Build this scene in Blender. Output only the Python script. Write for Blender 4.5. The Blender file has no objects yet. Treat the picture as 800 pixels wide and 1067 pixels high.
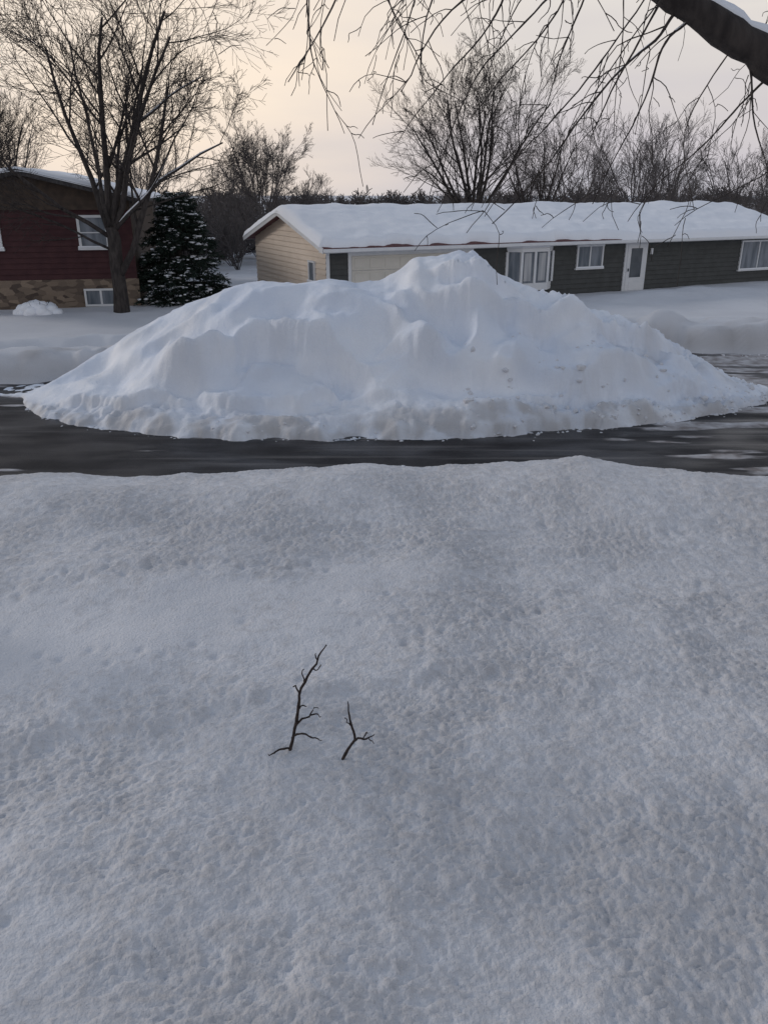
import bpy, math, random
import numpy as np
from mathutils import Vector
R=math.radians
random.seed(7)
scene=bpy.context.scene

# ------------------------------------------------------------ helpers
def hsh(ix,iy,seed):
    n=(ix.astype(np.int64)*374761393+iy.astype(np.int64)*668265263+seed*1442695041)&0xffffffff
    n=((n^(n>>13))*1274126177)&0xffffffff
    return ((n^(n>>16))&0xffff)/65535.0
def pn(x,y,seed=0):
    xi=np.floor(x);yi=np.floor(y);fx=x-xi;fy=y-yi
    u=fx*fx*fx*(fx*(fx*6-15)+10);v=fy*fy*fy*(fy*(fy*6-15)+10)
    def g(ox,oy):
        a=hsh(xi+ox,yi+oy,seed)*2*np.pi
        return np.cos(a)*(fx-ox)+np.sin(a)*(fy-oy)
    a=g(0,0)*(1-u)+g(1,0)*u;b=g(0,1)*(1-u)+g(1,1)*u
    return (a*(1-v)+b*v)*1.5
def fbm(x,y,s,seed=0,o=3,gain=.5):
    t=0;a=1;f=1/s
    for i in range(o):
        t=t+a*pn(x*f+i*17.3,y*f-i*9.1,seed+i);a*=gain;f*=2.03
    return t
def sst(a,b,x):
    t=np.clip((x-a)/(b-a),0,1);return t*t*(3-2*t)

def new_mesh(name,verts,faces,mat=None,parent=None,smooth=False):
    me=bpy.data.meshes.new(name);me.from_pydata(verts,[],faces);me.update()
    ob=bpy.data.objects.new(name,me);scene.collection.objects.link(ob)
    if mat:me.materials.append(mat)
    if smooth:me.polygons.foreach_set('use_smooth',[True]*len(me.polygons))
    if parent:ob.parent=parent
    return ob
def grid_mesh(name,X,Y,Z,mat,parent=None,attr=None):
    ny,nx=X.shape
    co=np.stack([X,Y,Z],-1).reshape(-1,3).astype(np.float32)
    idx=np.arange(nx*ny).reshape(ny,nx)
    q=np.stack([idx[:-1,:-1],idx[:-1,1:],idx[1:,1:],idx[1:,:-1]],-1).reshape(-1,4)
    me=bpy.data.meshes.new(name)
    me.vertices.add(len(co));me.vertices.foreach_set('co',co.ravel())
    me.loops.add(q.size);me.loops.foreach_set('vertex_index',q.ravel().astype(np.int32))
    me.polygons.add(len(q));me.polygons.foreach_set('loop_start',np.arange(0,q.size,4,dtype=np.int32))
    me.polygons.foreach_set('loop_total',np.full(len(q),4,dtype=np.int32))
    me.update(calc_edges=True);me.polygons.foreach_set('use_smooth',np.ones(len(q),dtype=bool))
    if attr is not None:
        a=me.attributes.new('dirt','FLOAT','POINT');a.data.foreach_set('value',attr.reshape(-1).astype(np.float32))
    me.materials.append(mat)
    ob=bpy.data.objects.new(name,me);scene.collection.objects.link(ob)
    if parent:ob.parent=parent
    return ob
def empty(name,loc=(0,0,0),rz=0):
    e=bpy.data.objects.new(name,None);e.location=loc;e.rotation_euler=(0,0,rz)
    e.empty_display_size=.3;scene.collection.objects.link(e);return e
def box(name,x0,x1,y0,y1,z0,z1,mat,parent=None,bev=0):
    v=[(x,y,z) for z in(z0,z1) for y in(y0,y1) for x in(x0,x1)]
    f=[(0,2,3,1),(4,5,7,6),(0,1,5,4),(2,6,7,3),(0,4,6,2),(1,3,7,5)]
    ob=new_mesh(name,v,f,mat,parent)
    if bev:
        m=ob.modifiers.new('b','BEVEL');m.width=bev;m.segments=2
    return ob
def extr(name,sec,x0,x1,mat,parent=None):
    n=len(sec);v=[(x0,y,z) for y,z in sec]+[(x1,y,z) for y,z in sec]
    f=[tuple(range(n)),tuple(range(2*n-1,n-1,-1))]+[(i,i+n,(i+1)%n+n,(i+1)%n) for i in range(n)]
    return new_mesh(name,v,f,mat,parent)

# ------------------------------------------------------------ materials
def mat(name,col,rough=.8,bump=None,spec=.3,col2=None,nscale=5,stretch=(1,1,1),ramp=(.35,.65),det=3):
    m=bpy.data.materials.new(name);m.use_nodes=True;nt=m.node_tree;N=nt.nodes;L=nt.links
    b=N['Principled BSDF'];b.inputs['Roughness'].default_value=rough
    b.inputs['Base Color'].default_value=(*col,1);b.inputs['Specular IOR Level'].default_value=spec
    tc=N.new('ShaderNodeTexCoord');mp=N.new('ShaderNodeMapping');mp.inputs['Scale'].default_value=stretch
    L.new(tc.outputs['Object'],mp.inputs[0])
    if col2:
        n=N.new('ShaderNodeTexNoise');n.inputs['Scale'].default_value=nscale;n.inputs['Detail'].default_value=det
        L.new(mp.outputs[0],n.inputs['Vector'])
        r=N.new('ShaderNodeValToRGB');r.color_ramp.elements[0].position=ramp[0];r.color_ramp.elements[1].position=ramp[1]
        r.color_ramp.elements[0].color=(*col,1);r.color_ramp.elements[1].color=(*col2,1)
        L.new(n.outputs[0],r.inputs[0]);L.new(r.outputs[0],b.inputs['Base Color'])
    if bump:
        last=None
        for sc,st,dist in bump:
            n=N.new('ShaderNodeTexNoise');n.inputs['Scale'].default_value=sc;n.inputs['Detail'].default_value=2
            L.new(mp.outputs[0],n.inputs['Vector'])
            bp=N.new('ShaderNodeBump');bp.inputs['Strength'].default_value=st;bp.inputs['Distance'].default_value=dist
            L.new(n.outputs[0],bp.inputs['Height'])
            if last:L.new(last.outputs[0],bp.inputs['Normal'])
            last=bp
        L.new(last.outputs[0],b.inputs['Normal'])
    return m
M_ground=mat('snow_ground_mat',(.60,.605,.63),.75,col2=(.68,.685,.71),nscale=.55,bump=[(42,.75,.018)],ramp=(.3,.62))  # darker than pile snow: dirty grain plus the viewer's house shade mixed into the colour
def add_dirt(m,scale,lo,hi,amount,tint,attr=False):
    nt=m.node_tree;N=nt.nodes;L=nt.links;b=N['Principled BSDF']
    src=b.inputs['Base Color'].links[0].from_socket
    if attr:
        at=N.new('ShaderNodeAttribute');at.attribute_name='dirt';fac=at.outputs['Fac']
    else:
        tc=N.new('ShaderNodeTexCoord')
        n=N.new('ShaderNodeTexNoise');n.inputs['Scale'].default_value=scale;n.inputs['Detail'].default_value=4;n.inputs['Roughness'].default_value=.65
        L.new(tc.outputs['Object'],n.inputs['Vector'])
        mr=N.new('ShaderNodeMapRange');mr.inputs[1].default_value=lo;mr.inputs[2].default_value=hi;mr.inputs[4].default_value=amount
        L.new(n.outputs[0],mr.inputs[0]);fac=mr.outputs[0]
    mx=N.new('ShaderNodeMix');mx.data_type='RGBA';L.new(fac,mx.inputs[0]);L.new(src,mx.inputs[6])
    mx.inputs[7].default_value=(*tint,1);L.new(mx.outputs[2],b.inputs['Base Color'])
add_dirt(M_ground,0,0,0,0,(.40,.382,.375),attr=True)
add_dirt(M_ground,55,.60,.74,.5,(.33,.31,.295))
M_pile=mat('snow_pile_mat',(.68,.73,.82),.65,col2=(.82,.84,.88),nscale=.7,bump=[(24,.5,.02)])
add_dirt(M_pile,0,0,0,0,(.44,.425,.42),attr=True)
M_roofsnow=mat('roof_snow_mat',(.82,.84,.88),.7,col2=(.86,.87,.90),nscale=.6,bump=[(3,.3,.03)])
M_bark=mat('bark_mat',(.030,.025,.024),.9,col2=(.065,.055,.05),nscale=12,stretch=(1,1,.3),bump=[(30,.8,.02)])
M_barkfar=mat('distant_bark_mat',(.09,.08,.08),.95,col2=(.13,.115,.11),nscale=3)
M_stick=mat('stick_mat',(.018,.014,.014),.8,col2=(.05,.035,.03),nscale=40)
M_needle=mat('needles_mat',(.008,.016,.013),.8,col2=(.022,.036,.025),nscale=6)
M_grey=mat('grey_siding_mat',(.060,.062,.060),.7,col2=(.075,.078,.075),nscale=3)
M_tan=mat('tan_siding_mat',(.70,.585,.47),.65,col2=(.75,.63,.51),nscale=2)
M_red=mat('red_siding_mat',(.050,.018,.021),.7,col2=(.068,.026,.028),nscale=3)
M_brown=mat('brown_gable_mat',(.06,.045,.036),.75,col2=(.09,.065,.05),nscale=4)
M_white=mat('white_trim_mat',(.66,.67,.68),.5,col2=(.72,.72,.72),nscale=3)
M_cream=mat('garage_door_mat',(.60,.57,.50),.5,col2=(.66,.62,.55),nscale=2)
M_shingle=mat('shingle_mat',(.10,.045,.045),.9,col2=(.17,.075,.07),nscale=14)
M_shingle2=mat('dark_shingle_mat',(.04,.038,.04),.9,col2=(.08,.075,.075),nscale=14)
M_glass=mat('window_glass_mat',(.04,.05,.06),.08,spec=.6,col2=(.10,.11,.12),nscale=1.2)
M_curt=mat('curtain_mat',(.30,.31,.33),.6,col2=(.48,.48,.48),nscale=9,stretch=(1,1,.08))
M_frost=mat('curtained_glass_mat',(.09,.11,.13),.12,spec=.6,col2=(.22,.24,.27),nscale=5,stretch=(1,1,.15))
M_stone=mat('stone_mat',(.2,.16,.12),.9,bump=[(8,.5,.05)])
nt=M_stone.node_tree;N=nt.nodes;L=nt.links
vo=N.new('ShaderNodeTexVoronoi');vo.inputs['Scale'].default_value=3.2
tc=N.new('ShaderNodeTexCoord');mp=N.new('ShaderNodeMapping');mp.inputs['Scale'].default_value=(1,1,2.2)
L.new(tc.outputs['Object'],mp.inputs[0]);L.new(mp.outputs[0],vo.inputs['Vector'])
hr=N.new('ShaderNodeValToRGB');hr.color_ramp.elements[0].color=(.08,.06,.05,1);hr.color_ramp.elements[1].color=(.26,.20,.15,1)
sx=N.new('ShaderNodeSeparateColor');L.new(vo.outputs['Color'],sx.inputs[0]);L.new(sx.outputs[0],hr.inputs[0])
L.new(hr.outputs[0],N['Principled BSDF'].inputs['Base Color'])
M_road=bpy.data.materials.new('wet_asphalt_mat');M_road.use_nodes=True
nt=M_road.node_tree;N=nt.nodes;L=nt.links;b=N['Principled BSDF']
tc=N.new('ShaderNodeTexCoord')
def nz(scale,stretch=(1,1,1),rot=0,det=3):
    mp=N.new('ShaderNodeMapping');mp.inputs['Scale'].default_value=stretch;mp.inputs['Rotation'].default_value=(0,0,rot)
    L.new(tc.outputs['Object'],mp.inputs[0])
    n=N.new('ShaderNodeTexNoise');n.inputs['Scale'].default_value=scale;n.inputs['Detail'].default_value=det
    L.new(mp.outputs[0],n.inputs['Vector']);return n.outputs[0]
def mrange(s,a,b_,c=0,d=1):
    m=N.new('ShaderNodeMapRange');m.inputs[1].default_value=a;m.inputs[2].default_value=b_;m.inputs[3].default_value=c;m.inputs[4].default_value=d
    L.new(s,m.inputs[0]);return m.outputs[0]
def mth(op,a,c,cl=True):
    m=N.new('ShaderNodeMath');m.operation=op;m.use_clamp=cl
    for i,s in enumerate((a,c)):
        if isinstance(s,(int,float)):m.inputs[i].default_value=s
        else:L.new(s,m.inputs[i])
    return m.outputs[0]
def mixc(f,a,c):
    m=N.new('ShaderNodeMix');m.data_type='RGBA';L.new(f,m.inputs[0])
    for i,s in((6,a),(7,c)):
        if isinstance(s,tuple):m.inputs[i].default_value=(*s,1)
        else:L.new(s,m.inputs[i])
    return m.outputs[2]
base=mixc(mrange(nz(1.2),.35,.65),(.014,.013,.015),(.034,.032,.034))
base=mixc(mrange(nz(120,det=2),.5,.75,0,.5),base,(.08,.075,.07))
sep=N.new('ShaderNodeSeparateXYZ');L.new(tc.outputs['Object'],sep.inputs[0])
yy=mrange(sep.outputs[1],16.5,22,0,.15)
xx=mrange(sep.outputs[0],2.5,8,0,.12)
sl=nz(1.0,(.35,1.6,1),.18,7)
sl2=mth('ADD',mth('ADD',sl,yy),xx)
slush=mrange(sl2,.635,.69)
streak=mrange(mth('ADD',nz(1.0,(.18,4.0,1),.12,6),mth('MULTIPLY',xx,.6)),.55,.66,0,.40)
snowc=mixc(mrange(nz(3,det=5),.35,.7),(.24,.215,.205),(.60,.59,.60))
c=mixc(streak,base,(.18,.17,.165));c=mixc(slush,c,snowc)
L.new(c,b.inputs['Base Color'])
L.new(mth('ADD',mrange(nz(.8,(.5,1.5,1)),.4,.6,.28,.7),mth('MULTIPLY',slush,.4)),b.inputs['Roughness'])
b.inputs['Specular IOR Level'].default_value=.17
bp=N.new('ShaderNodeBump');bp.inputs['Strength'].default_value=.8;bp.inputs['Distance'].default_value=.03
L.new(mth('ADD',mth('MULTIPLY',nz(50,det=2),.35),mth('MULTIPLY',slush,nz(9)),False),bp.inputs['Height']);L.new(bp.outputs[0],b.inputs['Normal'])

# ------------------------------------------------------------ ground
def lin(a,b,s):return np.arange(a,b,s)
def geo(a,b,s0,k=1.12):
    o=[a];s=s0
    while o[-1]<b:o.append(o[-1]+s);s*=k
    return np.array(o[1:])
xc=lin(-2.6,2.6,.016);xm=geo(2.6,7,.0165,1.004);xs0=np.concatenate([-xm[::-1],xc,xm])
xr=geo(xs0[-1],600,.06,1.11);xs=np.concatenate([-xr[::-1],xs0,xr])
ya=[1.2];
while ya[-1]<13: ya.append(ya[-1]+max(.012,.0028*ya[-1]))
ya=np.array(ya);yb=lin(ya[-1]+.08,42,.1);yc=geo(yb[-1],900,.3,1.15);yd=-geo(-1.1,150,.1,1.3)[::-1]
ys=np.concatenate([yd,ya,yb,yc])
X,Y=np.meshgrid(xs,ys)
nearx=[-60,-9,-5.5,-2.5,-.3,.5,1.8,3,4,5.2,60];neary=[10.2,11.0,11.05,11.25,11.5,11.5,11.7,11.6,11.1,10.7,9.8]
farx=[-60,-12,-9,-6,-3,0,5,9,14,60];fary=[17.6,18.0,18.7,20,21.8,22.8,23.4,22.9,22.2,22]
def ground_h(X,Y):
    yn=np.interp(X,nearx,neary)+fbm(X,Y*0,1.6,3,3)*.10
    yf=np.interp(X,farx,fary)+fbm(X,Y*0,1.1,9,4)*.28
    def base_h(X,Y):return .43+.11*fbm(X,Y,3.2,11,2)+.035*fbm(X,Y,1.1,12,2)
    near=base_h(X,Y)
    for sx_,sy_ in((-.55,4.8),):
        h0=float(base_h(np.array([[sx_]]),np.array([[sy_]]))[0,0])
        near=near+(.45-h0)*np.exp(-((X-sx_)**2+(Y-sy_)**2)/1.6)
    near=near+.15*np.exp(-((Y-yn+1.1)/.85)**2)*(.6+.8*np.clip(pn(X/2.2,Y*0+3,5)+.35,0,1))
    wob_=.25*fbm(X,Y,1.2,14,3)
    band=np.exp(-((Y-(6.9+.20*X+wob_))/.85)**2)*sst(1.4,-1.2,X)
    bandr=np.exp(-((Y-(7.6+.12*X+wob_))/.28)**2)*sst(4.5,0,X)
    band2=np.exp(-((Y-(3.7+.3*X+wob_))/.30)**2)*sst(.5,-1.2,X)
    sm=np.clip(band+.6*bandr+.55*band2,0,1)
    patch=sst(-.6,.6,fbm(X,Y,1.4,61,4))
    rough=(1-.80*sm)*(.65+.5*patch)*np.where(Y>9,np.clip(1-(Y-9)/5,.65,1),1)
    wx=.05*fbm(X,Y,.25,18,2)
    m1=fbm(X,Y,.40,21,2);m2=fbm(X+wx,Y-wx,.14,31,3,.6);m3=fbm(X-wx,Y+wx,.055,41,2,.65)
    bil=1-np.abs(pn((X+wx)/.11,(Y+wx)/.11,44))*2
    tex=(m1*.020+m2*.0165+m3*.0105-.009*np.clip(bil,0,1)**3-np.clip(m2-.15,0,1)*.022)*rough
    tex+=.008*(1-rough)*m1
    lip=.06*sst(-.14,.06,Y-(5.72+.26*X+.20*pn(X*1.4,X*0,71)+.06*pn(X*5,X*0,72)))*sst(1.6,.4,X)*sst(-4,-2.0,X)
    near=near+tex*np.where(Y<14,1,0)+lip*np.where(Y<9,1,0)
    rs=np.random.RandomState(4);tr=[]
    for k in range(15): tr.append((-3.6+k*.21+rs.normal(0,.03),7.62+.02*k+(.07 if k%2 else -.07)+rs.normal(0,.02),.028))
    for k in range(9): tr.append((.2+k*.17,6.35+k*.09+(.06 if k%2 else -.06),.035))
    for k in range(8): tr.append((-3.1+k*.23,6.2-(k%2)*.14+rs.normal(0,.04),.025))
    for k in range(90): tr.append((rs.uniform(-4,4),rs.uniform(3.0,9.5),rs.uniform(.008,.026)))
    for (a,c,dp) in tr:
        ix=np.where(np.abs(xs-a)<.3)[0];iy=np.where(np.abs(ys-c)<.3)[0]
        if len(ix) and len(iy):
            sl_=np.s_[iy[0]:iy[-1]+1,ix[0]:ix[-1]+1]
            near[sl_]-=dp*np.exp(-(((X[sl_]-a)/.05)**2+((Y[sl_]-c)/.06)**2)**1.2)
    far=.42+.06*fbm(X,Y,4,51,3)+.012*fbm(X,Y,.5,52,3)
    ra=1+1.3*sst(5,9,X)
    far=far+.22*ra*np.exp(-((Y-yf-1.0)/.8)**2)*(1+.7*pn(X/1.1,Y/1.1,57))+.08*np.exp(-((Y-yf-.8)/.9)**2)*fbm(X,Y,.35,58,3)
    far=far-.20*np.exp(-((Y-yf-2.6)/.35)**2)+.14*np.exp(-((Y-yf-3.3)/.4)**2)*(1+.5*pn(X,Y,59))
    far=far+.30*np.exp(-(((X-12.3)/3.2)**2+((Y-32.2-.44*(X-9))/1.0)**2))*(1+.5*pn(X/1.4,Y/1.4,77))
    w1=sst(yn+.55,yn,Y);w2=sst(yf-.1,yf+.75,Y)
    clod=fbm(X,Y,.22,91,3)*.06
    e=np.clip(4*w1*(1-w1),0,1)+np.clip(4*w2*(1-w2),0,1)
    z=-.12+(near+.12)*w1+(far+.12)*w2+clod*e
    dirt=np.where(Y<13,np.clip(.50+.38*(patch-.5)+.40*m2+.30*m3-.48*sm+.08*sst(5.5,3,Y),0,1)*.62,
                  np.clip(.05+e*.5+.9*np.exp(-((Y-yf-.9)/.9)**2)*np.clip(fbm(X,Y,.8,95,3),0,1),0,.8)*np.where(Y<40,1,0))
    return z,dirt
Z,DI=ground_h(X,Y)
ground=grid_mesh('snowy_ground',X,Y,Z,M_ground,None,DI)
rx=np.linspace(-300,300,61);ry=np.linspace(9,26,18);RX,RY=np.meshgrid(rx,ry)
road=grid_mesh('asphalt_road',RX,RY,RX*0,M_road)

# ------------------------------------------------------------ snow pile
px=lin(-8.9,9.7,.04);py=lin(13.5,22.6,.04);PX,PY=np.meshgrid(px,py)
hx=[-8.2,-7.5,-7.0,-6.6,-5.8,-4.8,-4.2,-3.55,-2.6,-1.9,-1.2,-.64,.0,.4,.75,1.2,1.7,2.0,2.25,2.5,2.9,3.4,4.1,4.4,4.9,5.2,6.2,7.1,7.8,8.4,9]
hz=[0,.22,.56,.84,1.30,1.82,2.10,2.34,2.42,2.40,2.46,2.46,2.54,2.80,2.97,2.96,3.08,3.08,2.92,2.66,2.50,2.28,2.20,1.96,1.9,1.72,1.36,.82,.45,.15,0]
fx_=[-8.2,-7.6,-7,-5.5,-4,-2,.8,2.2,3.7,5.7,7.2,8.3,9]
fy_=[17.6,16.5,15.8,14.95,14.5,14.3,14.3,14.5,14.85,15.5,16.2,17.0,18]
ysm=np.interp(PX,fx_,fy_)+.12*fbm(PX,PY*.6,2.2,5,2)
yfr=ysm+(.16*fbm(PX,PY,.8,6,4))*sst(1.2,.2,PY-ysm)
yr=18.3+.3*np.sin(PX*.9);ybk=21.9-.04*PX**2+.1*fbm(PX,PX*0,.9,6,3)
t=(PY-yfr)/np.maximum(yr-yfr,.4);tb=(ybk-PY)/np.maximum(ybk-yr,.4)
dn=1-np.clip(t,0,1)
hh=np.interp(PX*(1-.10*dn)+.22*fbm(PX,PY,1.6,4,2)*dn,hx,hz)
hs=np.interp(PX,hx,hz)
tt=t+.04*fbm(PX,PY,1.3,8,3)*(t>.02)
g=np.interp(tt,[0,.06,.14,.22,.32,.44,.54,.66,.80,.92,1],[0,.085,.155,.185,.25,.40,.50,.68,.85,.96,1.0])
gb=np.interp(tb,[0,.1,.5,.8,1],[0,.12,.6,.9,1])
G=np.where(PY<yr,g,gb)
Hs=hh*G
ins=sst(0,.14,np.minimum(t,tb))
topk=1-.75*sst(.7,1.0,t)
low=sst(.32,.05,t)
warp=fbm(PX,PY,2.0,81,2)*.6
big=fbm(PX+warp,PY*1.2,1.9,83,2)
rid=1-np.abs(fbm(PX*.8+PY*.5+warp,PY-PX*.35,1.7,84,2))*2.2
Hs=Hs+ins*topk*sst(0,1.0,Hs)*(.30*big+.20*(rid-.5)*sst(.1,.5,t))
lipd=0
def ledge(pts,amp,w,drop,seed):
    global lipd
    xs_=[p[0] for p in pts];yy_=np.interp(PX,xs_,[p[1] for p in pts])+.22*fbm(PX,PY*.5,.9,seed,4)
    d=PY-yy_;m=sst(xs_[0],xs_[0]+.9,PX)*sst(xs_[-1],xs_[-1]-.9,PX)*(.85+.4*pn(PX/.9,PX*0,seed+3))
    h=amp*m*(sst(0,drop,d)*np.exp(-np.clip(d-drop,0,9)/w)-.45*np.exp(-((d+.15)/.28)**2))
    lipd=lipd+m*np.exp(-((d-.05)/.2)**2)
    return h
Hs=Hs+ins*topk*(ledge([(-4.8,16.1),(-3.7,15.9),(-2.6,16.5),(-1.2,16.2),(.0,15.2)],.62,.8,.26,85)
 +ledge([(-.4,16.2),(1.0,15.9),(2.4,15.8),(4.0,16.0),(5.6,16.4)],.44,.7,.22,86)
 +ledge([(.4,17.4),(1.6,16.9),(3.2,17.0),(4.6,17.2),(6.6,17.6)],.42,.6,.2,87)
 +ledge([(-7.2,16.4),(-5.4,15.6),(-3.6,15.3),(-1.4,15.2),(.6,15.2)],.20,.5,.18,88)
 +ledge([(2.2,15.5),(4.0,15.8),(5.8,16.3),(7.6,17.0)],.18,.5,.2,90)
 +ledge([(.7,17.8),(1.5,17.4),(2.5,17.6),(3.4,17.9)],.42,.4,.12,94))
rt=sst(.9,1.8,PX)*sst(.5,.85,t);rb=sst(3.2,5.5,PX)
cr=np.clip(low*.9+.8*rt+.6*rb+.5*lipd,0,1)*(.35+.65*sst(-.25,.35,fbm(PX,PY,.9,89,2)))
c1=np.abs(fbm(PX,PY,.50,91,4,.55))
Hs=Hs+ins*cr*(.20*(np.minimum(c1,.55)-.2)+.045*fbm(PX,PY,.13,92,2))
Hs=Hs+ins*.016*fbm(PX,PY,.25,93,3)
Hs=np.where((t<0)|(tb<0),-.08,Hs-.03*(1-ins))
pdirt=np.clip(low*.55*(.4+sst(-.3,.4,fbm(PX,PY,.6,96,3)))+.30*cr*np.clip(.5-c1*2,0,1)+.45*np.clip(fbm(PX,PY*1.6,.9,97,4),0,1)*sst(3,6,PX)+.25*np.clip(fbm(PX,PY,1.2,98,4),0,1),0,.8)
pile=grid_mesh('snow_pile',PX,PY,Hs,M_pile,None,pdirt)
def blobs(name,items,mt,parent=None,sub=1,jit=.3,seed=1,smooth=True):
    import bmesh
    bm=bmesh.new();bmesh.ops.create_icosphere(bm,subdivisions=sub,radius=1)
    bv=np.array([v.co[:] for v in bm.verts]);bf=np.array([[v.index for v in f.verts] for f in bm.faces]);bm.free()
    rs=np.random.RandomState(seed);V=[];F=[]
    for i,(x,y,z,a,bb,cc) in enumerate(items):
        v=bv*(1+rs.uniform(-jit,jit,(len(bv),1)));an=rs.uniform(0,6.28)
        v=v*np.array([a,bb,cc]);c_,s_=math.cos(an),math.sin(an)
        v=np.stack([v[:,0]*c_-v[:,1]*s_,v[:,0]*s_+v[:,1]*c_,v[:,2]],1)+np.array([x,y,z])
        F.append(bf+len(V)*len(bv));V.append(v)
    return new_mesh(name,np.concatenate(V).tolist(),np.concatenate(F).tolist(),mt,parent,smooth)
rs=np.random.RandomState(12);it=[]
for i in range(420):
    x=rs.uniform(-7.8,8.7)
    if rs.rand()<.5:
        y=np.interp(x,fx_,fy_)+rs.normal(.12,.16);s=abs(rs.normal(.0,.022))+.008
    else:
        x=rs.uniform(1.5,8.5)
        y=np.interp(x,fx_,fy_)+rs.uniform(.0,2.8)*rs.rand();s=abs(rs.normal(0,.040))+.015
    iy=int((y-py[0])/.04);ix=int((x-px[0])/.04)
    if not(0<=iy<len(py) and 0<=ix<len(px)):continue
    z=max(Hs[iy,ix],0)
    it.append((x,y,z-s*.1,s,s*rs.uniform(.5,.9),s*rs.uniform(.4,.8)))
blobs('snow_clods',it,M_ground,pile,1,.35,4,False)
it=[]
for i in range(240):
    x=rs.uniform(-11,11)
    y=np.interp(x,farx,fary)-abs(rs.normal(0,.35)) if rs.rand()<.6 else np.interp(x,nearx,neary)+.55+abs(rs.normal(0,.25))
    s=abs(rs.normal(0,.028))+.01;it.append((x,y,s*.2,s,s*.8,s*.6))
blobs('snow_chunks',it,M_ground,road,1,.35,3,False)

# ------------------------------------------------------------ tubes / trees
class Tubes:
    def __init__(s):s.v=[];s.f=[]
    def add(s,pts,rad,k=4):
        n=len(pts);b0=len(s.v)
        t0=(pts[-1]-pts[0]);ref=Vector((0.3,.2,1)) if abs(t0.normalized().z)<.85 else Vector((1,.2,0))
        for i in range(n):
            t=(pts[min(i+1,n-1)]-pts[max(i-1,0)])
            u=t.cross(ref).normalized();w=t.cross(u).normalized()
            for j in range(k):
                a=2*math.pi*j/k;s.v.append(pts[i]+(u*math.cos(a)+w*math.sin(a))*rad[i])
        for i in range(n-1):
            for j in range(k):
                a=b0+i*k+j;c=b0+i*k+(j+1)%k
                s.f.append((a,c,c+k,a+k))
        s.f.append(tuple(b0+(n-1)*k+j for j in range(k)));s.f.append(tuple(b0+k-1-j for j in range(k)))
    def make(s,name,mt,parent=None):
        return new_mesh(name,[tuple(p) for p in s.v],s.f,mt,parent,True)
def rv(s=1):return Vector((random.gauss(0,s),random.gauss(0,s),random.gauss(0,s)))
def side(d,ang):
    p=d.cross(rv()).normalized();return (d*math.cos(ang)+p*math.sin(ang)).normalized()
def snow_on(S,pts,rad,k=5):
    run=[];rr=[]
    for i in range(len(pts)-1):
        d=(pts[i+1]-pts[i]).normalized()
        if abs(d.z)<.72:
            if not run:run=[pts[i]+Vector((0,0,rad[i]*.75))];rr=[rad[i]*.35]
            run.append(pts[i+1]+Vector((0,0,rad[i+1]*.75)));rr.append(rad[i+1]*.8)
        elif len(run)>1:
            rr[-1]*=.3;S.add(run,rr,k);run=[]
        else:run=[]
    if len(run)>1:rr[-1]*=.3;S.add(run,rr,k)
def grow(T,p,d,L_,r,lv,mx,P,S=None):
    n=6 if lv<2 else 4
    pts=[p];q=p;wob=P.get('wob',.16)
    for i in range(n):
        d=(d+rv(wob)+Vector((0,0,P.get('up',.05)))).normalized();q=q+d*(L_/n);pts.append(q)
    r1=max(r*.30,P['rmin'])
    rad=[r+(r1-r)*i/n for i in range(n+1)]
    T.add(pts,rad,8 if r>.08 else (5 if r>.025 else 3))
    if S is not None and r>.03 and random.random()<P.get('snow',.6):snow_on(S,pts,rad)
    if lv>=mx:return
    nc=P['nc'][lv]
    for c in range(nc):
        f=.2+.8*(c+random.random()*.8)/nc;f=min(f,.98)
        i=min(int(f*n),n-1);a=pts[i].lerp(pts[i+1],f*n-i);dd=(pts[i+1]-pts[i]).normalized()
        nd=side(dd,P.get('ang',.65)*random.uniform(.6,1.3))
        grow(T,a,nd,L_*P.get('lr',.62)*(1.15-.45*f)*random.uniform(.75,1.2),max(rad[i]*random.uniform(.38,.58),P['rmin']),lv+1,mx,P,S)
V=Vector
# -- yard tree left
T=Tubes();S=Tubes();P=dict(rmin=.0055,nc=[7,6,5,4,4],ang=.66,lr=.56,up=.02,wob=.085,snow=.5)
b0=V((-9.15,28.4,.2))
tr=[b0,b0+V((.02,0,.25)),b0+V((.05,0,.9)),b0+V((.02,0,1.8)),b0+V((.05,0,2.6)),b0+V((0,0,3.0))]
T.add(tr,[.38,.28,.24,.22,.22,.18],12)
top=tr[-1]
for d,L_,r in [(V((-.10,.05,1)),6.5,.13),(V((.26,-.1,1)),6.8,.13),(V((-.38,.2,.9)),6.4,.11),(V((.68,.15,.95)),6.4,.11),(V((-.75,-.3,.6)),5.2,.08),(V((.1,.6,.9)),5.5,.09),(V((-.2,-.5,1)),5.6,.08),(V((.95,-.1,.8)),5.0,.08)]:
    grow(T,top-V((0,0,random.uniform(0,.5))),d.normalized(),L_,r,0,4,P,S)
grow(T,b0+V((.1,-.05,1.4)),V((.52,-.1,1)).normalized(),6.2,.12,0,4,P,S)
grow(T,b0+V((-.1,-.05,2.3)),V((-.9,-.2,.35)).normalized(),3.6,.05,1,4,P,S)
o=T.make('bare_tree',M_bark);S.make('branch_snow',M_roofsnow,o)

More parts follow.
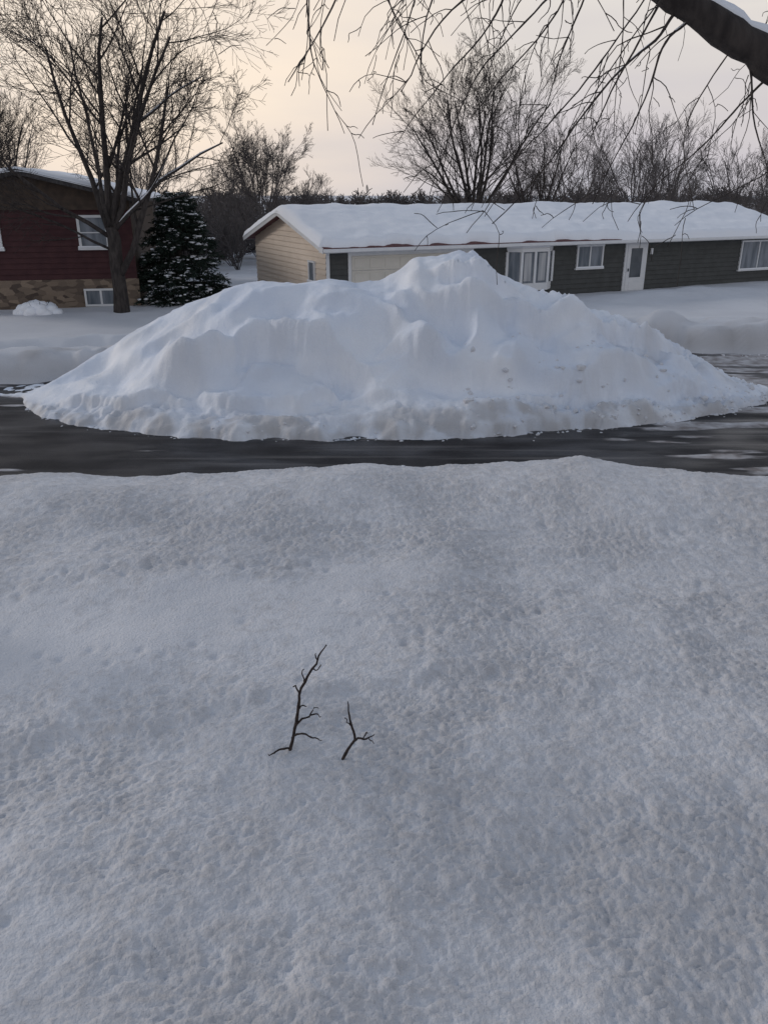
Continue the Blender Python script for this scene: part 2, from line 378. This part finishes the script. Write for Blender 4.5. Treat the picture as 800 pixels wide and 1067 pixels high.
def vase(T,base,h,r,stems,P,mx,lean=.35,trunk=.25):
    tp=base+V((0,0,h*trunk));T.add([base,base.lerp(tp,.5)+rv(.05),tp],[r*1.2,r,r*.9],8)
    for i in range(stems):
        a=2*math.pi*(i+random.random()*.6)/stems;l=lean*random.uniform(.3,1.3)
        grow(T,tp-V((0,0,random.random()*h*.08)),V((math.cos(a)*l,math.sin(a)*l,1)).normalized(),h*(1-trunk)*random.uniform(.62,.85),r*.45,0,mx,P)
T=Tubes();P=dict(rmin=.0065,nc=[7,6,5,4],ang=.58,lr=.52,up=.04,wob=.07)
vase(T,V((5.3,50,0)),12.9,.24,9,P,4,.6,.22);T.make('bare_tree',M_bark)
T=Tubes();P=dict(rmin=.007,nc=[7,6,5,4],ang=.60,lr=.50,up=.03,wob=.07)
vase(T,V((-8.3,58,0)),9.9,.16,8,P,4,.62,.2);T.make('bare_tree',M_barkfar)
T=Tubes();vase(T,V((-22.5,50,0)),11,.22,6,P,4,.45,.25);T.make('bare_tree',M_bark)
T=Tubes();vase(T,V((9.7,54,0)),10.0,.18,6,P,3,.5,.2);T.make('bare_tree',M_bark)
T=Tubes();P=dict(rmin=.0085,nc=[7,6,5],ang=.58,lr=.5,up=.04,wob=.08)
for (x,y,h) in [(13,60,10.0),(17,57,9.2),(20.5,62,10.4),(24.5,60,9.2),(29,60,9.2),(12,72,8),(17.5,72,9.0),(25,74,9.6),(32,70,9),(35,62,9),(40,64,10),
              (-26,58,11),(-30,55,12),(-17,62,9.5),(-20,70,10),(-35,60,11),(-14,80,8),(-12.5,64,6.5),(-6,68,6)]:
    vase(T,V((x,y,0)),h*random.uniform(.92,1.05),.15,random.choice((5,6,7)),P,3,random.uniform(.45,.7),.18)
P=dict(rmin=.015,nc=[7,5],ang=.6,lr=.55,up=.04,wob=.1)
for i in range(75):
    x=random.uniform(-75,85)
    if -14<x<10 and random.random()<.85:continue
    vase(T,V((x,random.uniform(88,120),0)),random.uniform(4.0,6.6),.13,6,P,2,.6,.15)
for i in range(60):     # thicket between the two houses
    vase(T,V((random.uniform(-15,-6),random.uniform(44,64),.2)),random.uniform(1.8,3.9),.06,7,P,2,.7,.08)
P=dict(rmin=.05,nc=[8,6],ang=.8,lr=.6,up=.03,wob=.12)
for i in range(150):    # low woods closing the horizon
    x=-150+i*2.0+random.uniform(-1,1);vase(T,V((x,random.uniform(125,150),0)),random.uniform(3.6,5.6),.2,6,P,2,.8,.1)
T.make('distant_trees',M_barkfar)

# -- near tree on the right
T=Tubes();S=Tubes()
T.add([V((5.0,6.5,.2)),V((5.0,6.5,.6)),V((4.95,6.5,1.8)),V((4.9,6.45,3.1)),V((4.95,6.5,5)),V((5.2,6.6,7.5)),V((5.2,6.9,10))],[.42,.32,.28,.26,.2,.13,.05],14)
limb=[V((4.9,6.45,3.0)),V((4.2,6.3,3.9)),V((3.3,6.1,4.64)),V((2.6,6,5.07)),V((1.95,6,5.43)),V((1.3,6.1,5.8)),V((.3,6.3,6.2)),V((-.9,6.4,6.45)),V((-2.1,6.3,6.5))]
lr_=[.17,.145,.125,.11,.095,.075,.05,.03,.012]
def cat(pts,rad,m=5):
    P_=[];R_=[];n=len(pts)
    for i in range(n-1):
        p0,p1,p2,p3=pts[max(i-1,0)],pts[i],pts[i+1],pts[min(i+2,n-1)]
        for j in range(m):
            t=j/m;P_.append(.5*((2*p1)+(p2-p0)*t+(2*p0-5*p1+4*p2-p3)*t*t+(3*p1-p0-3*p2+p3)*t**3));R_.append(rad[i]+(rad[i+1]-rad[i])*t)
    P_.append(pts[-1]);R_.append(rad[-1]);return P_,R_
a,c=cat(limb,lr_,8);a=[p+rv(.008) for p in a];c=[q*random.uniform(.92,1.08) for q in c];T.add(a,c,16);limb_pts=a
sp=[p+V((.02,0,r*.80)) for p,r in zip(a[6:],c[6:])];sr=[r*random.uniform(.42,.66) for r in c[6:]]
S.add(sp,sr,8)
uplimb=[V((4.95,6.5,5)),V((4.0,6.8,6.2)),V((2.5,7.0,6.7)),V((.8,7.1,6.6)),V((-.6,7.0,6.4))]
a,c=cat(uplimb,[.13,.1,.075,.05,.02]);T.add(a,c,8);uplimb_pts=a
second=[V((4.95,6.5,3.9)),V((4.5,5.6,5.0)),V((3.4,5.1,5.7)),V((2.0,5.0,5.9)),V((.6,5.1,5.8)),V((-.6,5.2,5.75))]
a,c=cat(second,[.12,.09,.07,.05,.03,.012]);T.add(a,c,8)
def droop(p,tgt,r,lv=0,dens=.8):
    dist=(tgt-p).length
    if dist<.05:return
    n=max(6,int(dist/.07));pts=[];vel=V((0,0,0));off=V((0,0,0))
    bow=V((random.uniform(-.14,.14),random.uniform(-.15,.15),random.uniform(.0,.20)))*dist
    ph=random.uniform(0,6);am=random.uniform(.01,.03)*dist
    for i in range(n+1):
        t=i/n;vel=vel*.8+rv(.0045);off=off+vel
        pts.append(p.lerp(tgt,t)+bow*math.sin(math.pi*t)+off+V((am*math.sin(ph+t*9)-am*math.sin(ph),0,0)))
    rm=.0024
    rad=[(r+(max(r*.30,rm)-r)*i/n)*random.uniform(.88,1.18) for i in range(n+1)]
    T.add(pts,rad,5 if r>.008 else 3)
    if r>.010:snow_on(S,pts[:n//2],[q*.8 for q in rad[:n//2]],4)
    if lv>=3 or (lv==2 and dist<.18):return
    m=int(dist*(6.5 if lv==0 else 7)*dens)
    for c_ in range(m):
        i=random.randint(max(1,n//6),n-1);dd=(pts[min(i+1,n)]-pts[i-1]).normalized()
        nd=side(dd,random.uniform(.45,1.1));nd=(nd+V((0,0,random.uniform(-.7,.15)))).normalized()
        L_=random.uniform(.15,.60)*(1,.55,.4)[min(lv,2)]*min(1,dist)
        droop(pts[i],pts[i]+nd*L_,max(rad[i]*.55,.0032),lv+1,dens)
for s_,e_ in [((1.7,6,5.5),(.55,5.9,3.95)),((1.3,6.1,5.75),(1.05,6.2,4.55)),((.9,6.2,5.95),(.02,6.2,4.62)),
    ((.3,6.3,6.2),(-.1,6.3,4.80)),((-.3,6.3,6.3),(-.33,6.2,4.55)),((-.5,6.4,6.4),(-.72,6.4,4.95)),
    ((2.0,6,5.35),(1.45,5.7,4.2)),((2.3,6,5.2),(2.05,5.6,4.25)),((2.5,6.9,6.7),(1.3,6.9,4.4)),
    ((2.0,7,6.7),(1.75,6.9,4.5)),((3.3,6.1,4.65),(2.2,5.9,4.15)),((2.0,5.0,5.9),(1.2,5.1,4.6)),((1.2,5.05,5.85),(.55,5.0,4.6)),
    ((.6,5.1,5.8),(.25,5.1,4.8)),((.8,7.1,6.6),(1.0,7.2,4.6)),((-.1,7,6.45),(.45,7,5.05)),((1.6,5.0,5.9),(.1,5.4,4.8)),
    ((2.6,6.0,5.04),(1.75,6.1,4.0)),((1.9,6,5.4),(.9,6,4.15)),((3.0,6.9,6.5),(2.6,6.9,4.6)),((1.5,6,5.6),(.35,5.8,4.25)),((-.4,6.4,6.4),(-1.2,6.5,5.3)),((.7,6.2,6.0),(-.2,6.2,5.1)),
    ((2.4,6,5.15),(2.55,5.9,4.3)),((2.2,7,6.7),(.7,7,5.0)),((-.2,6.3,6.3),(.35,6.3,4.95)),((.1,5.1,5.8),(-.5,5.2,4.9)),((-.6,6.4,6.4),(.1,6.5,5.2))]:
    droop(V(s_),V(e_),random.uniform(.006,.011))
for i in range(26):
    s_=random.choice(uplimb_pts);droop(s_,s_+V((random.uniform(-1,1),random.uniform(-1,1),random.uniform(.3,1.8))),.02,1,.5)
o=T.make('overhanging_tree',M_bark);S.make('branch_snow',M_roofsnow,o)

# -- near tree on the left
T=Tubes();S=Tubes()
T.add([V((-6.6,7.5,.2)),V((-6.6,7.5,1)),V((-6.5,7.5,3.5)),V((-6.4,7.5,6)),V((-6.4,7.6,9))],[.3,.22,.19,.15,.05],12)
m=[V((-6.45,7.5,4.4)),V((-5.2,7.5,5.5)),V((-4.2,7.5,5.62)),V((-3.3,7.5,5.78)),V((-2.4,7.5,5.95))]
a,c=cat(m,[.07,.045,.020,.012,.006]);T.add(a,c,7);snow_on(S,a,c)
for s_,e_ in [((-4.2,7.5,5.6),(-2.9,7.4,5.45)),((-4.6,7.5,5.58),(-2.2,7.5,5.66)),((-4.0,7.5,5.65),(-1.6,7.3,5.62)),((-4.6,7.5,5.55),(-3.1,7.4,5.2))]:
    droop(V(s_),V(e_),.007)
for i in range(14):
    s_=V((-6.4,7.55,random.uniform(5,8.5)));droop(s_,s_+V((random.uniform(-2,1.6),random.uniform(-2,2),random.uniform(.6,1.8))),.03,1,.5)
o=T.make('bare_tree',M_bark);S.make('branch_snow',M_roofsnow,o)

# ------------------------------------------------------------ sticks in the snow
def stick(name,loc,parts):
    T=Tubes()
    for pts,rad in parts:
        P_=[V((x*.0071,(random.uniform(-.02,.02)+dy),z*.0081)) for x,z,dy in pts]
        a,c=cat(P_,rad,3);a=[p+rv(.0035) for p in a];c=[q*random.uniform(.9,1.2) for q in c];T.add(a,c,7)
    o=T.make(name,M_stick);o.location=loc;return o
stick('fallen_branch',(-.71,4.8,.43),[
 ([(-2,-10,0),(3,8,0),(8,28,0),(13,48,.01),(15,66,.02),(24,84,.03),(35,100,.05),(43,112,.06)],[.014,.013,.012,.011,.010,.0085,.007,.004]),
 ([(3,6,0),(-7,9,-.04),(-13,8,-.07),(-19,9,-.09)],[.008,.007,.006,.003]),
 ([(5,18,0),(14,27,-.03),(23,27,-.05),(30,23,-.06),(36,22,-.07)],[.008,.007,.0065,.005,.003]),
 ([(9,32,0),(17,39,.03),(24,38,.05),(31,40,.06),(35,37,.06)],[.008,.007,.006,.005,.003]),
 ([(24,38,.05),(28,44,.07),(33,46,.08)],[.005,.004,.003]),
 ([(13,50,0),(18,56,-.02),(22,55,-.04)],[.006,.005,.003]),
 ([(15,64,.02),(11,70,.03),(9,73,.03)],[.006,.005,.003]),
 ([(20,78,.02),(18,86,.02),(21,90,.02)],[.006,.004,.003]),
 ([(28,90,.03),(34,91,.03),(37,94,.03)],[.006,.004,.003]),
 ([(33,98,.04),(32,105,.04)],[.005,.003])])
stick('fallen_branch',(-.30,4.76,.45),[
 ([(-3,-10,0),(2,3,0),(12,18,0),(10,32,0),(7,45,.01),(6,57,.02)],[.012,.011,.010,.008,.0065,.003]),
 ([(10,16,0),(16,22,-.02),(25,24,-.04),(33,29,-.05)],[.008,.007,.006,.003]),
 ([(20,23,-.03),(24,29,-.03),(26,30,-.03)],[.005,.004,.003]),
 ([(27,25,-.04),(32,22,-.06)],[.004,.003]),
 ([(9,34,0),(5,39,0),(3,43,0)],[.005,.004,.003])])

# ------------------------------------------------------------ evergreen
e=empty('spruce_tree',(-7.65,31.4,.3))
T=Tubes();T.add([V((0,0,0)),V((0,0,2)),V((0,0,4.0))],[.12,.08,.02],8)
nv=[];nf=[];sn=[]
rs=np.random.RandomState(5)
for i in range(190):
    z=.10+3.8*(i/190);R0=1.85*(1-(z/4.25)**1.7)**.8*rs.uniform(.70,1.10)+.05
    a=rs.uniform(0,6.283);dx,dy=math.cos(a),math.sin(a)
    pts=[V((dx*R0*q,dy*R0*q,z+.12*q-.35*q*q*R0/1.6)) for q in(0,.35,.7,1)]
    T.add(pts,[.025,.018,.012,.005],4)
    for j in range(int(34+60*R0)):
        q=rs.uniform(.25,1.0)**.7;w=(1-q)*.35+.10
        c_=V((dx*R0*q,dy*R0*q,z+.12*q-.35*q*q*R0/1.6))+V(tuple(rs.normal(0,1,3)*np.array([w,w,.07])*.7))
        dd=V((dx,dy,-.25))+V(tuple(rs.normal(0,.6,3)));dd.normalize();u=dd.cross(V(tuple(rs.normal(0,1,3)))).normalized()
        l=rs.uniform(.08,.17);h_=.022;b_=len(nv)
        nv+= [tuple(c_-u*h_),tuple(c_+u*h_),tuple(c_+dd*l+u*h_*.4),tuple(c_+dd*l-u*h_*.4)];nf.append((b_,b_+1,b_+2,b_+3))
    for j in range(6):
        if rs.rand()<.6:
            q=rs.uniform(.5,1);s=rs.uniform(.03,.10)
            sn.append((dx*R0*q+rs.normal(0,.1),dy*R0*q+rs.normal(0,.1),z+.12*q-.35*q*q*R0/1.6+.06,s*1.4,s*.8,s*.38))
T.make('trunk',M_bark,e);new_mesh('needles',nv,nf,M_needle,e);blobs('snow_clumps',sn,M_roofsnow,e,2,.3,8)

# ------------------------------------------------------------ houses
def laps(name,x0f,z0,z1,step,mt,parent,plane):
    v=[];f=[];z=z0
    while z<z1-.01:
        zt=min(z+step,z1);a,b_=x0f(z);c,d=x0f(zt)
        if d-c<.02: c=d=(c+d)/2
        i=len(v)
        P4=[(a,-.045,z),(b_,-.045,z),(d,-.010,zt),(c,-.010,zt),(a,-.005,z),(b_,-.005,z)]
        for (s_,o_,zz) in P4: v.append((s_,o_,zz) if plane=='front' else (o_,s_,zz))
        f+= [(i,i+1,i+2,i+3),(i+4,i+5,i+1,i)];z=zt
    return new_mesh(name,v,f,mt,parent)
def window(parent,nm,plane,a,b_,z0,z1,panes=1,sill=True,glass=None,rows=1,fw=.07):
    def bx(n,s0,s1,o0,o1,za,zb,m): 
        return box(n,s0,s1,o0,o1,za,zb,m,parent,.004) if plane=='front' else box(n,o0,o1,s0,s1,za,zb,m,parent,.004)
    g=glass or M_glass
    bx(nm+'_glass',a+.01,b_-.01,-.06,-.02,z0+.01,z1-.01,g)
    for s0,s1,tag in((a,a+fw,'jamb_l'),(b_-fw,b_,'jamb_r')):bx(nm+'_'+tag,s0,s1,-.095,-.0,z0+fw,z1-fw,M_white)
    bx(nm+'_head',a-.02,b_+.02,-.10,0,z1-fw,z1,M_white);bx(nm+'_sill',a-.05,b_+.05,-.13,0,z0,z0+fw,M_white)
    for i in range(1,panes):
        c_=a+(b_-a)*i/panes;bx(f'{nm}_mullion_{i}',c_-.03,c_+.03,-.085,-.0,z0+fw,z1-fw,M_white)
    for i in range(1,rows):
        c_=z0+(z1-z0)*i/rows;bx(f'{nm}_rail_{i}',a+fw,b_-fw,-.082,-.0,c_-.02,c_+.02,M_white)
    if sill:
        bx(nm+'_sill_snow',a-.04,b_+.04,-.125,-.096,z0+fw,z0+fw+.05,M_roofsnow)
def roof(parent,Lx,D,ze,zr,ov,ovx,mt,snow_t,seed,bare=0.):
    m=D/2
    sec=[(-ov,ze),(m,zr),(D+ov,ze),(D+ov,ze-.12),(m,zr-.14),(-ov,ze-.12)]
    extr('roof',sec,-ovx,Lx+ovx,mt,parent)
    for x0,x1,nm in((-ovx-.03,-ovx-.002,'rake_board'),(Lx+ovx+.002,Lx+ovx+.03,'rake_board_b')):
        extr(nm,[(-ov,ze+.01),(m,zr+.01),(D+ov,ze+.01),(D+ov,ze-.17),(m,zr-.17),(-ov,ze-.17)],x0,x1,M_white,parent)
    box('gutter',-ovx,Lx+ovx,-ov-.11,-ov-.003,ze-.13,ze-.02,M_white,parent,.01)
    box('gutter_b',-ovx,Lx+ovx,D+ov+.003,D+ov+.11,ze-.13,ze-.02,M_white,parent,.01)
    gx=np.linspace(-ovx-.05,Lx+ovx+.05,int(Lx/.08));gy=np.linspace(-ov-.06,D+ov+.06,150)
    GX,GY=np.meshgrid(gx,gy)
    inset=bare*(.10+.34*np.clip(fbm(GX,GY*0,1.6,seed,4)+.25,0,1))*sst(Lx*.62,Lx*.40,GX)
    wgt=np.clip(1-(GY-gy[0])/2.5,0,1);GY=GY+inset*wgt
    rz=zr-(zr-ze)*np.abs(GY-m)/(m+ov)
    rz=np.where(np.abs(GY-m)<.5,rz-(.5-np.abs(GY-m))**2*(zr-ze)/(m+ov)*.8,rz)
    y0=gy[0]+inset
    ed=np.minimum(np.minimum(GX-gx[0],gx[-1]-GX),np.minimum(GY-y0,gy[-1]-GY))
    th=snow_t*np.sqrt(np.clip(ed/.22,0,1))*(1+.28*fbm(GX,GY,1.8,seed+3,3)+.08*fbm(GX,GY,.6,seed+5,2))
    edge=(ed<=1e-6);Zs=rz+th
    Zs=np.where(edge,rz-.03,Zs)
    grid_mesh('roof_snow',GX,GY,Zs+.004,M_roofsnow,parent)
rh=empty('ranch_house',(-2.0,29.0,0),R(26))
Lx=23.0;D=8.0;ze,zr=2.52,3.64;ov=.6;wt=2.52+.6*(1.12/4.6)-.13
sl=(zr-ze)/(D/2+ov)
extr('walls',[(0,.1),(0,wt),(D/2,zr-.16),(D,wt),(D,.1)],0,Lx,M_grey,rh)
laps('front_siding',lambda z:(0.0,Lx),.25,wt,.19,M_grey,rh,'front')
def gr(z):
    k=max(0,(z-wt)/sl);return (k+.0,D-k)
laps('gable_siding',gr,.25,zr-.2,.19,M_tan,rh,'end')
box('corner_board',-.04,.09,-.06,-.047,.2,wt,M_white,rh)
roof(rh,Lx,D,ze,zr,ov,.35,M_shingle,.27,100,1.0)
box('soffit',-.3,Lx+.3,-ov+.01,-.05,ze-.16,ze-.125,M_white,rh)
box('garage_frame',.8,5.95,-.07,-.0,.1,2.32,M_white,rh)
for i in range(4):
    box(f'garage_panel_{i}',.92,5.83,-.10,-.071,.2+i*.505,.2+i*.505+.49,M_cream,rh,.01)
    for j in range(8):
        box(f'garage_inset_{i}_{j}',1.02+j*.6,1.5+j*.6,-.115,-.101,.28+i*.505,.28+i*.505+.33,M_cream,rh,.012)
def bay(x0,x1,z0,z1):
    p=.42;a=.5
    base=[(x0,0),(x0+a,-p),(x1-a,-p),(x1,0)]
    def prism(nm,pts,za,zb,m):
        n=len(pts);v=[(x,y,za) for x,y in pts]+[(x,y,zb) for x,y in pts]
        f=[tuple(range(n-1,-1,-1)),tuple(range(n,2*n))]+[(i,(i+1)%n,(i+1)%n+n,i+n) for i in range(n)]
        return new_mesh(nm,v,f,m,rh)
    prism('bay_base',base,z0-.28,z0,M_white)
    g=[(x0+.06,0),(x0+a+.02,-p+.05),(x1-a-.02,-p+.05),(x1-.06,0)]
    prism('bay_glass',g,z0+.002,z1-.002,M_frost)
    prism('bay_head',base,z1,z1+.15,M_white)
    for i,(x,y) in enumerate([(x0+.04,-.05),(x0+a,-p+.04),(x1-a,-p+.04),(x1-.04,-.05),((x0+x1)/2,-p+.03)]):
        box(f'bay_post_{i}',x-.05,x+.05,y-.04,y+.05,z0+.003,z1-.003,M_white,rh,.005)
    prism('bay_roof_snow',[(x0+.02,0),(x0+a,-p+.02),(x1-a,-p+.02),(x1-.02,0)],z1+.153,z1+.2,M_roofsnow)
    box('bay_curtain_l',x0+.62,x0+.95,-p+.03,-p+.045,z0+.08,z1-.05,M_curt,rh);box('bay_curtain_r',x1-.95,x1-.62,-p+.03,-p+.045,z0+.08,z1-.05,M_curt,rh)
bay(7.45,9.7,.98,2.15)
window(rh,'kitchen_window','front',10.85,12.2,1.36,2.32,2,True,M_frost)
box('door_frame',13.36,14.56,-.08,0,.25,2.38,M_white,rh,.01)
box('door_slab',13.48,14.44,-.10,-.081,.30,2.30,M_white,rh,.01)
box('door_glass',13.66,14.26,-.115,-.101,.95,2.12,M_glass,rh,.01)
box('door_lower_panel',13.66,14.26,-.112,-.101,.42,.80,M_white,rh,.01)
box('door_handle',13.54,13.58,-.15,-.101,1.2,1.32,M_glass,rh)
box('door_step',13.1,14.8,-1.1,-.05,.1,.34,M_roofsnow,rh,.05)
box('porch_lamp',14.72,14.82,-.14,-.046,1.85,2.1,M_white,rh,.02)
window(rh,'bedroom_window','front',20.1,22.4,.95,2.28,2,True,M_frost)
window(rh,'gable_window','end',1.0,1.6,1.2,2.0,1,True,M_frost)
for i,x in enumerate((4.0,16.3)):
    box(f'roof_vent_{i}',x,x+.12,4.6,4.72,3.5,4.05,M_shingle2,rh,.02)

sh=empty('split_level_house',(-9.0,30.2,0),R(101))
D2=7.0;L2=11;ze2,zr2=4.10,5.02;ov2=.45;sl2_=(zr2-ze2)/(D2/2+ov2);wt2=ze2+ov2*sl2_-.13
extr('walls',[(0,.1),(0,wt2),(D2/2,zr2-.16),(D2,wt2),(D2,.1)],0,L2,M_brown,sh)
box('stone_base',-.10,-.003,-.05,D2+.05,.1,1.38,M_stone,sh)
laps('red_siding',lambda z:(0,D2),1.382,3.72,.19,M_red,sh,'end')
def gr2(z):
    k=max(0,(z-wt2)/sl2_);return (k,D2-k)
laps('gable_siding',gr2,3.722,zr2-.2,.17,M_brown,sh,'end')
roof(sh,L2,D2,ze2,zr2,ov2,.5,M_shingle2,.12,200)
for o_ in [o for o in sh.children if 'rake' in o.name or 'gutter' in o.name]:
    o_.data.materials[0]=M_shingle2
window(sh,'upper_window','end',.82,1.85,2.38,3.55,1,True,M_frost,2,.09)
window(sh,'upper_window_b','end',4.40,5.5,2.38,3.55,2,True,M_frost,2,.09)
box('lower_window_glass',-.115,-.101,.80,1.85,.5,.98,M_frost,sh)
box('lower_window_head',-.16,-.101,.75,1.9,.98,1.05,M_white,sh);box('lower_window_sill',-.16,-.101,.75,1.9,.43,.5,M_white,sh)
for i,y in enumerate((.75,1.29,1.83)):box(f'lower_window_bar_{i}',-.15,-.116,y,y+.07,.502,.978,M_white,sh)
e=empty('snow_covered_shrub',(-11.9,28.0,.35))
it=[];T=Tubes()
for i in range(26):
    a=random.uniform(0,6.28);q=random.uniform(0,.5);T.add([V((0,0,-.1)),V((math.cos(a)*q*.7,math.sin(a)*q*.7,.3)),V((math.cos(a)*q,math.sin(a)*q,.5))],[.012,.008,.004],4)
    it.append((math.cos(a)*q,math.sin(a)*q*.8,.30-.5*q*q+random.uniform(-.03,.03),.25,.22,.20))
    it.append((math.cos(a)*q*1.3,math.sin(a)*q*.8,.08,.26,.2,.18))
T.make('stems',M_bark,e);blobs('snow_cap',it,M_roofsnow,e,2,.08,9)

# ------------------------------------------------------------ world & light
w=bpy.data.worlds.new('World');scene.world=w;w.use_nodes=True
nt=w.node_tree;N=nt.nodes;L=nt.links;N.clear()
out=N.new('ShaderNodeOutputWorld')
SUN_EL,SUN_AZ=R(22),R(-66)
sky=N.new('ShaderNodeTexSky');sky.sky_type='NISHITA';sky.sun_disc=False;sky.sun_elevation=R(8);sky.sun_rotation=SUN_AZ;sky.dust_density=3
b1=N.new('ShaderNodeBackground');b1.inputs[1].default_value=.012;L.new(sky.outputs[0],b1.inputs[0])
tc=N.new('ShaderNodeTexCoord');sep=N.new('ShaderNodeSeparateXYZ');L.new(tc.outputs['Generated'],sep.inputs[0])
cr_=N.new('ShaderNodeValToRGB');els=cr_.color_ramp.elements
els[0].position=0;els[0].color=(.58,.57,.63,1);els[1].position=1;els[1].color=(.27,.325,.43,1)
for p_,c_ in((.05,(.66,.62,.66)),(.11,(.74,.69,.68)),(.18,(.82,.765,.72)),(.30,(.58,.58,.61)),(.55,(.34,.39,.48))):
    q=els.new(p_);q.color=(*c_,1)
mp=N.new('ShaderNodeMapping');mp.inputs['Scale'].default_value=(1.5,1.5,7);L.new(tc.outputs['Generated'],mp.inputs[0])
n=N.new('ShaderNodeTexNoise');n.inputs['Scale'].default_value=1.8;n.inputs['Detail'].default_value=5;L.new(mp.outputs[0],n.inputs['Vector'])
m1=N.new('ShaderNodeMath');m1.operation='MULTIPLY_ADD';m1.inputs[1].default_value=.22;L.new(n.outputs[0],m1.inputs[0])
m0=N.new('ShaderNodeMath');m0.operation='ADD';m0.inputs[1].default_value=-.11;L.new(sep.outputs[2],m0.inputs[0]);L.new(m0.outputs[0],m1.inputs[2])
L.new(m1.outputs[0],cr_.inputs[0])
gv=N.new('ShaderNodeVectorMath');gv.operation='DOT_PRODUCT';gd=V((-.22,.93,.19)).normalized();gv.inputs[1].default_value=gd
L.new(tc.outputs['Generated'],gv.inputs[0])
gm=N.new('ShaderNodeMapRange');gm.inputs[1].default_value=.92;gm.inputs[2].default_value=1.0;gm.interpolation_type='SMOOTHSTEP';L.new(gv.outputs['Value'],gm.inputs[0])
gk=N.new('ShaderNodeMath');gk.operation='MULTIPLY';L.new(gm.outputs[0],gk.inputs[0])
nk=N.new('ShaderNodeMapRange');nk.inputs[1].default_value=.3;nk.inputs[2].default_value=.6;nk.inputs[3].default_value=.55;L.new(n.outputs[0],nk.inputs[0]);L.new(nk.outputs[0],gk.inputs[1])
mx=N.new('ShaderNodeMix');mx.data_type='RGBA';L.new(gk.outputs[0],mx.inputs[0]);L.new(cr_.outputs[0],mx.inputs[6]);mx.inputs[7].default_value=(1.04,.88,.73,1)
b2=N.new('ShaderNodeBackground');b2.inputs[1].default_value=.92;L.new(mx.outputs[2],b2.inputs[0])
ad=N.new('ShaderNodeAddShader');L.new(b1.outputs[0],ad.inputs[0]);L.new(b2.outputs[0],ad.inputs[1]);L.new(ad.outputs[0],out.inputs[0])

sd=bpy.data.lights.new('sun','SUN');sd.energy=.85;sd.angle=R(11);sd.color=(1,.94,.90)
so=bpy.data.objects.new('sun',sd);scene.collection.objects.link(so)
dirv=V((math.sin(SUN_AZ)*math.cos(SUN_EL),math.cos(SUN_AZ)*math.cos(SUN_EL),math.sin(SUN_EL)))
so.rotation_euler=dirv.to_track_quat('Z','Y').to_euler();so.location=(-20,30,20)

# ------------------------------------------------------------ camera
cd=bpy.data.cameras.new('camera');co=bpy.data.objects.new('camera',cd);scene.collection.objects.link(co)
cd.sensor_fit='VERTICAL';cd.sensor_height=36;cd.sensor_width=27;cd.lens=28.0;cd.clip_end=2000
co.location=(0,0,4.3);co.rotation_euler=(R(90-21.89),0,0);scene.camera=co
scene.view_settings.view_transform='Standard';scene.view_settings.look='None';scene.view_settings.exposure=0
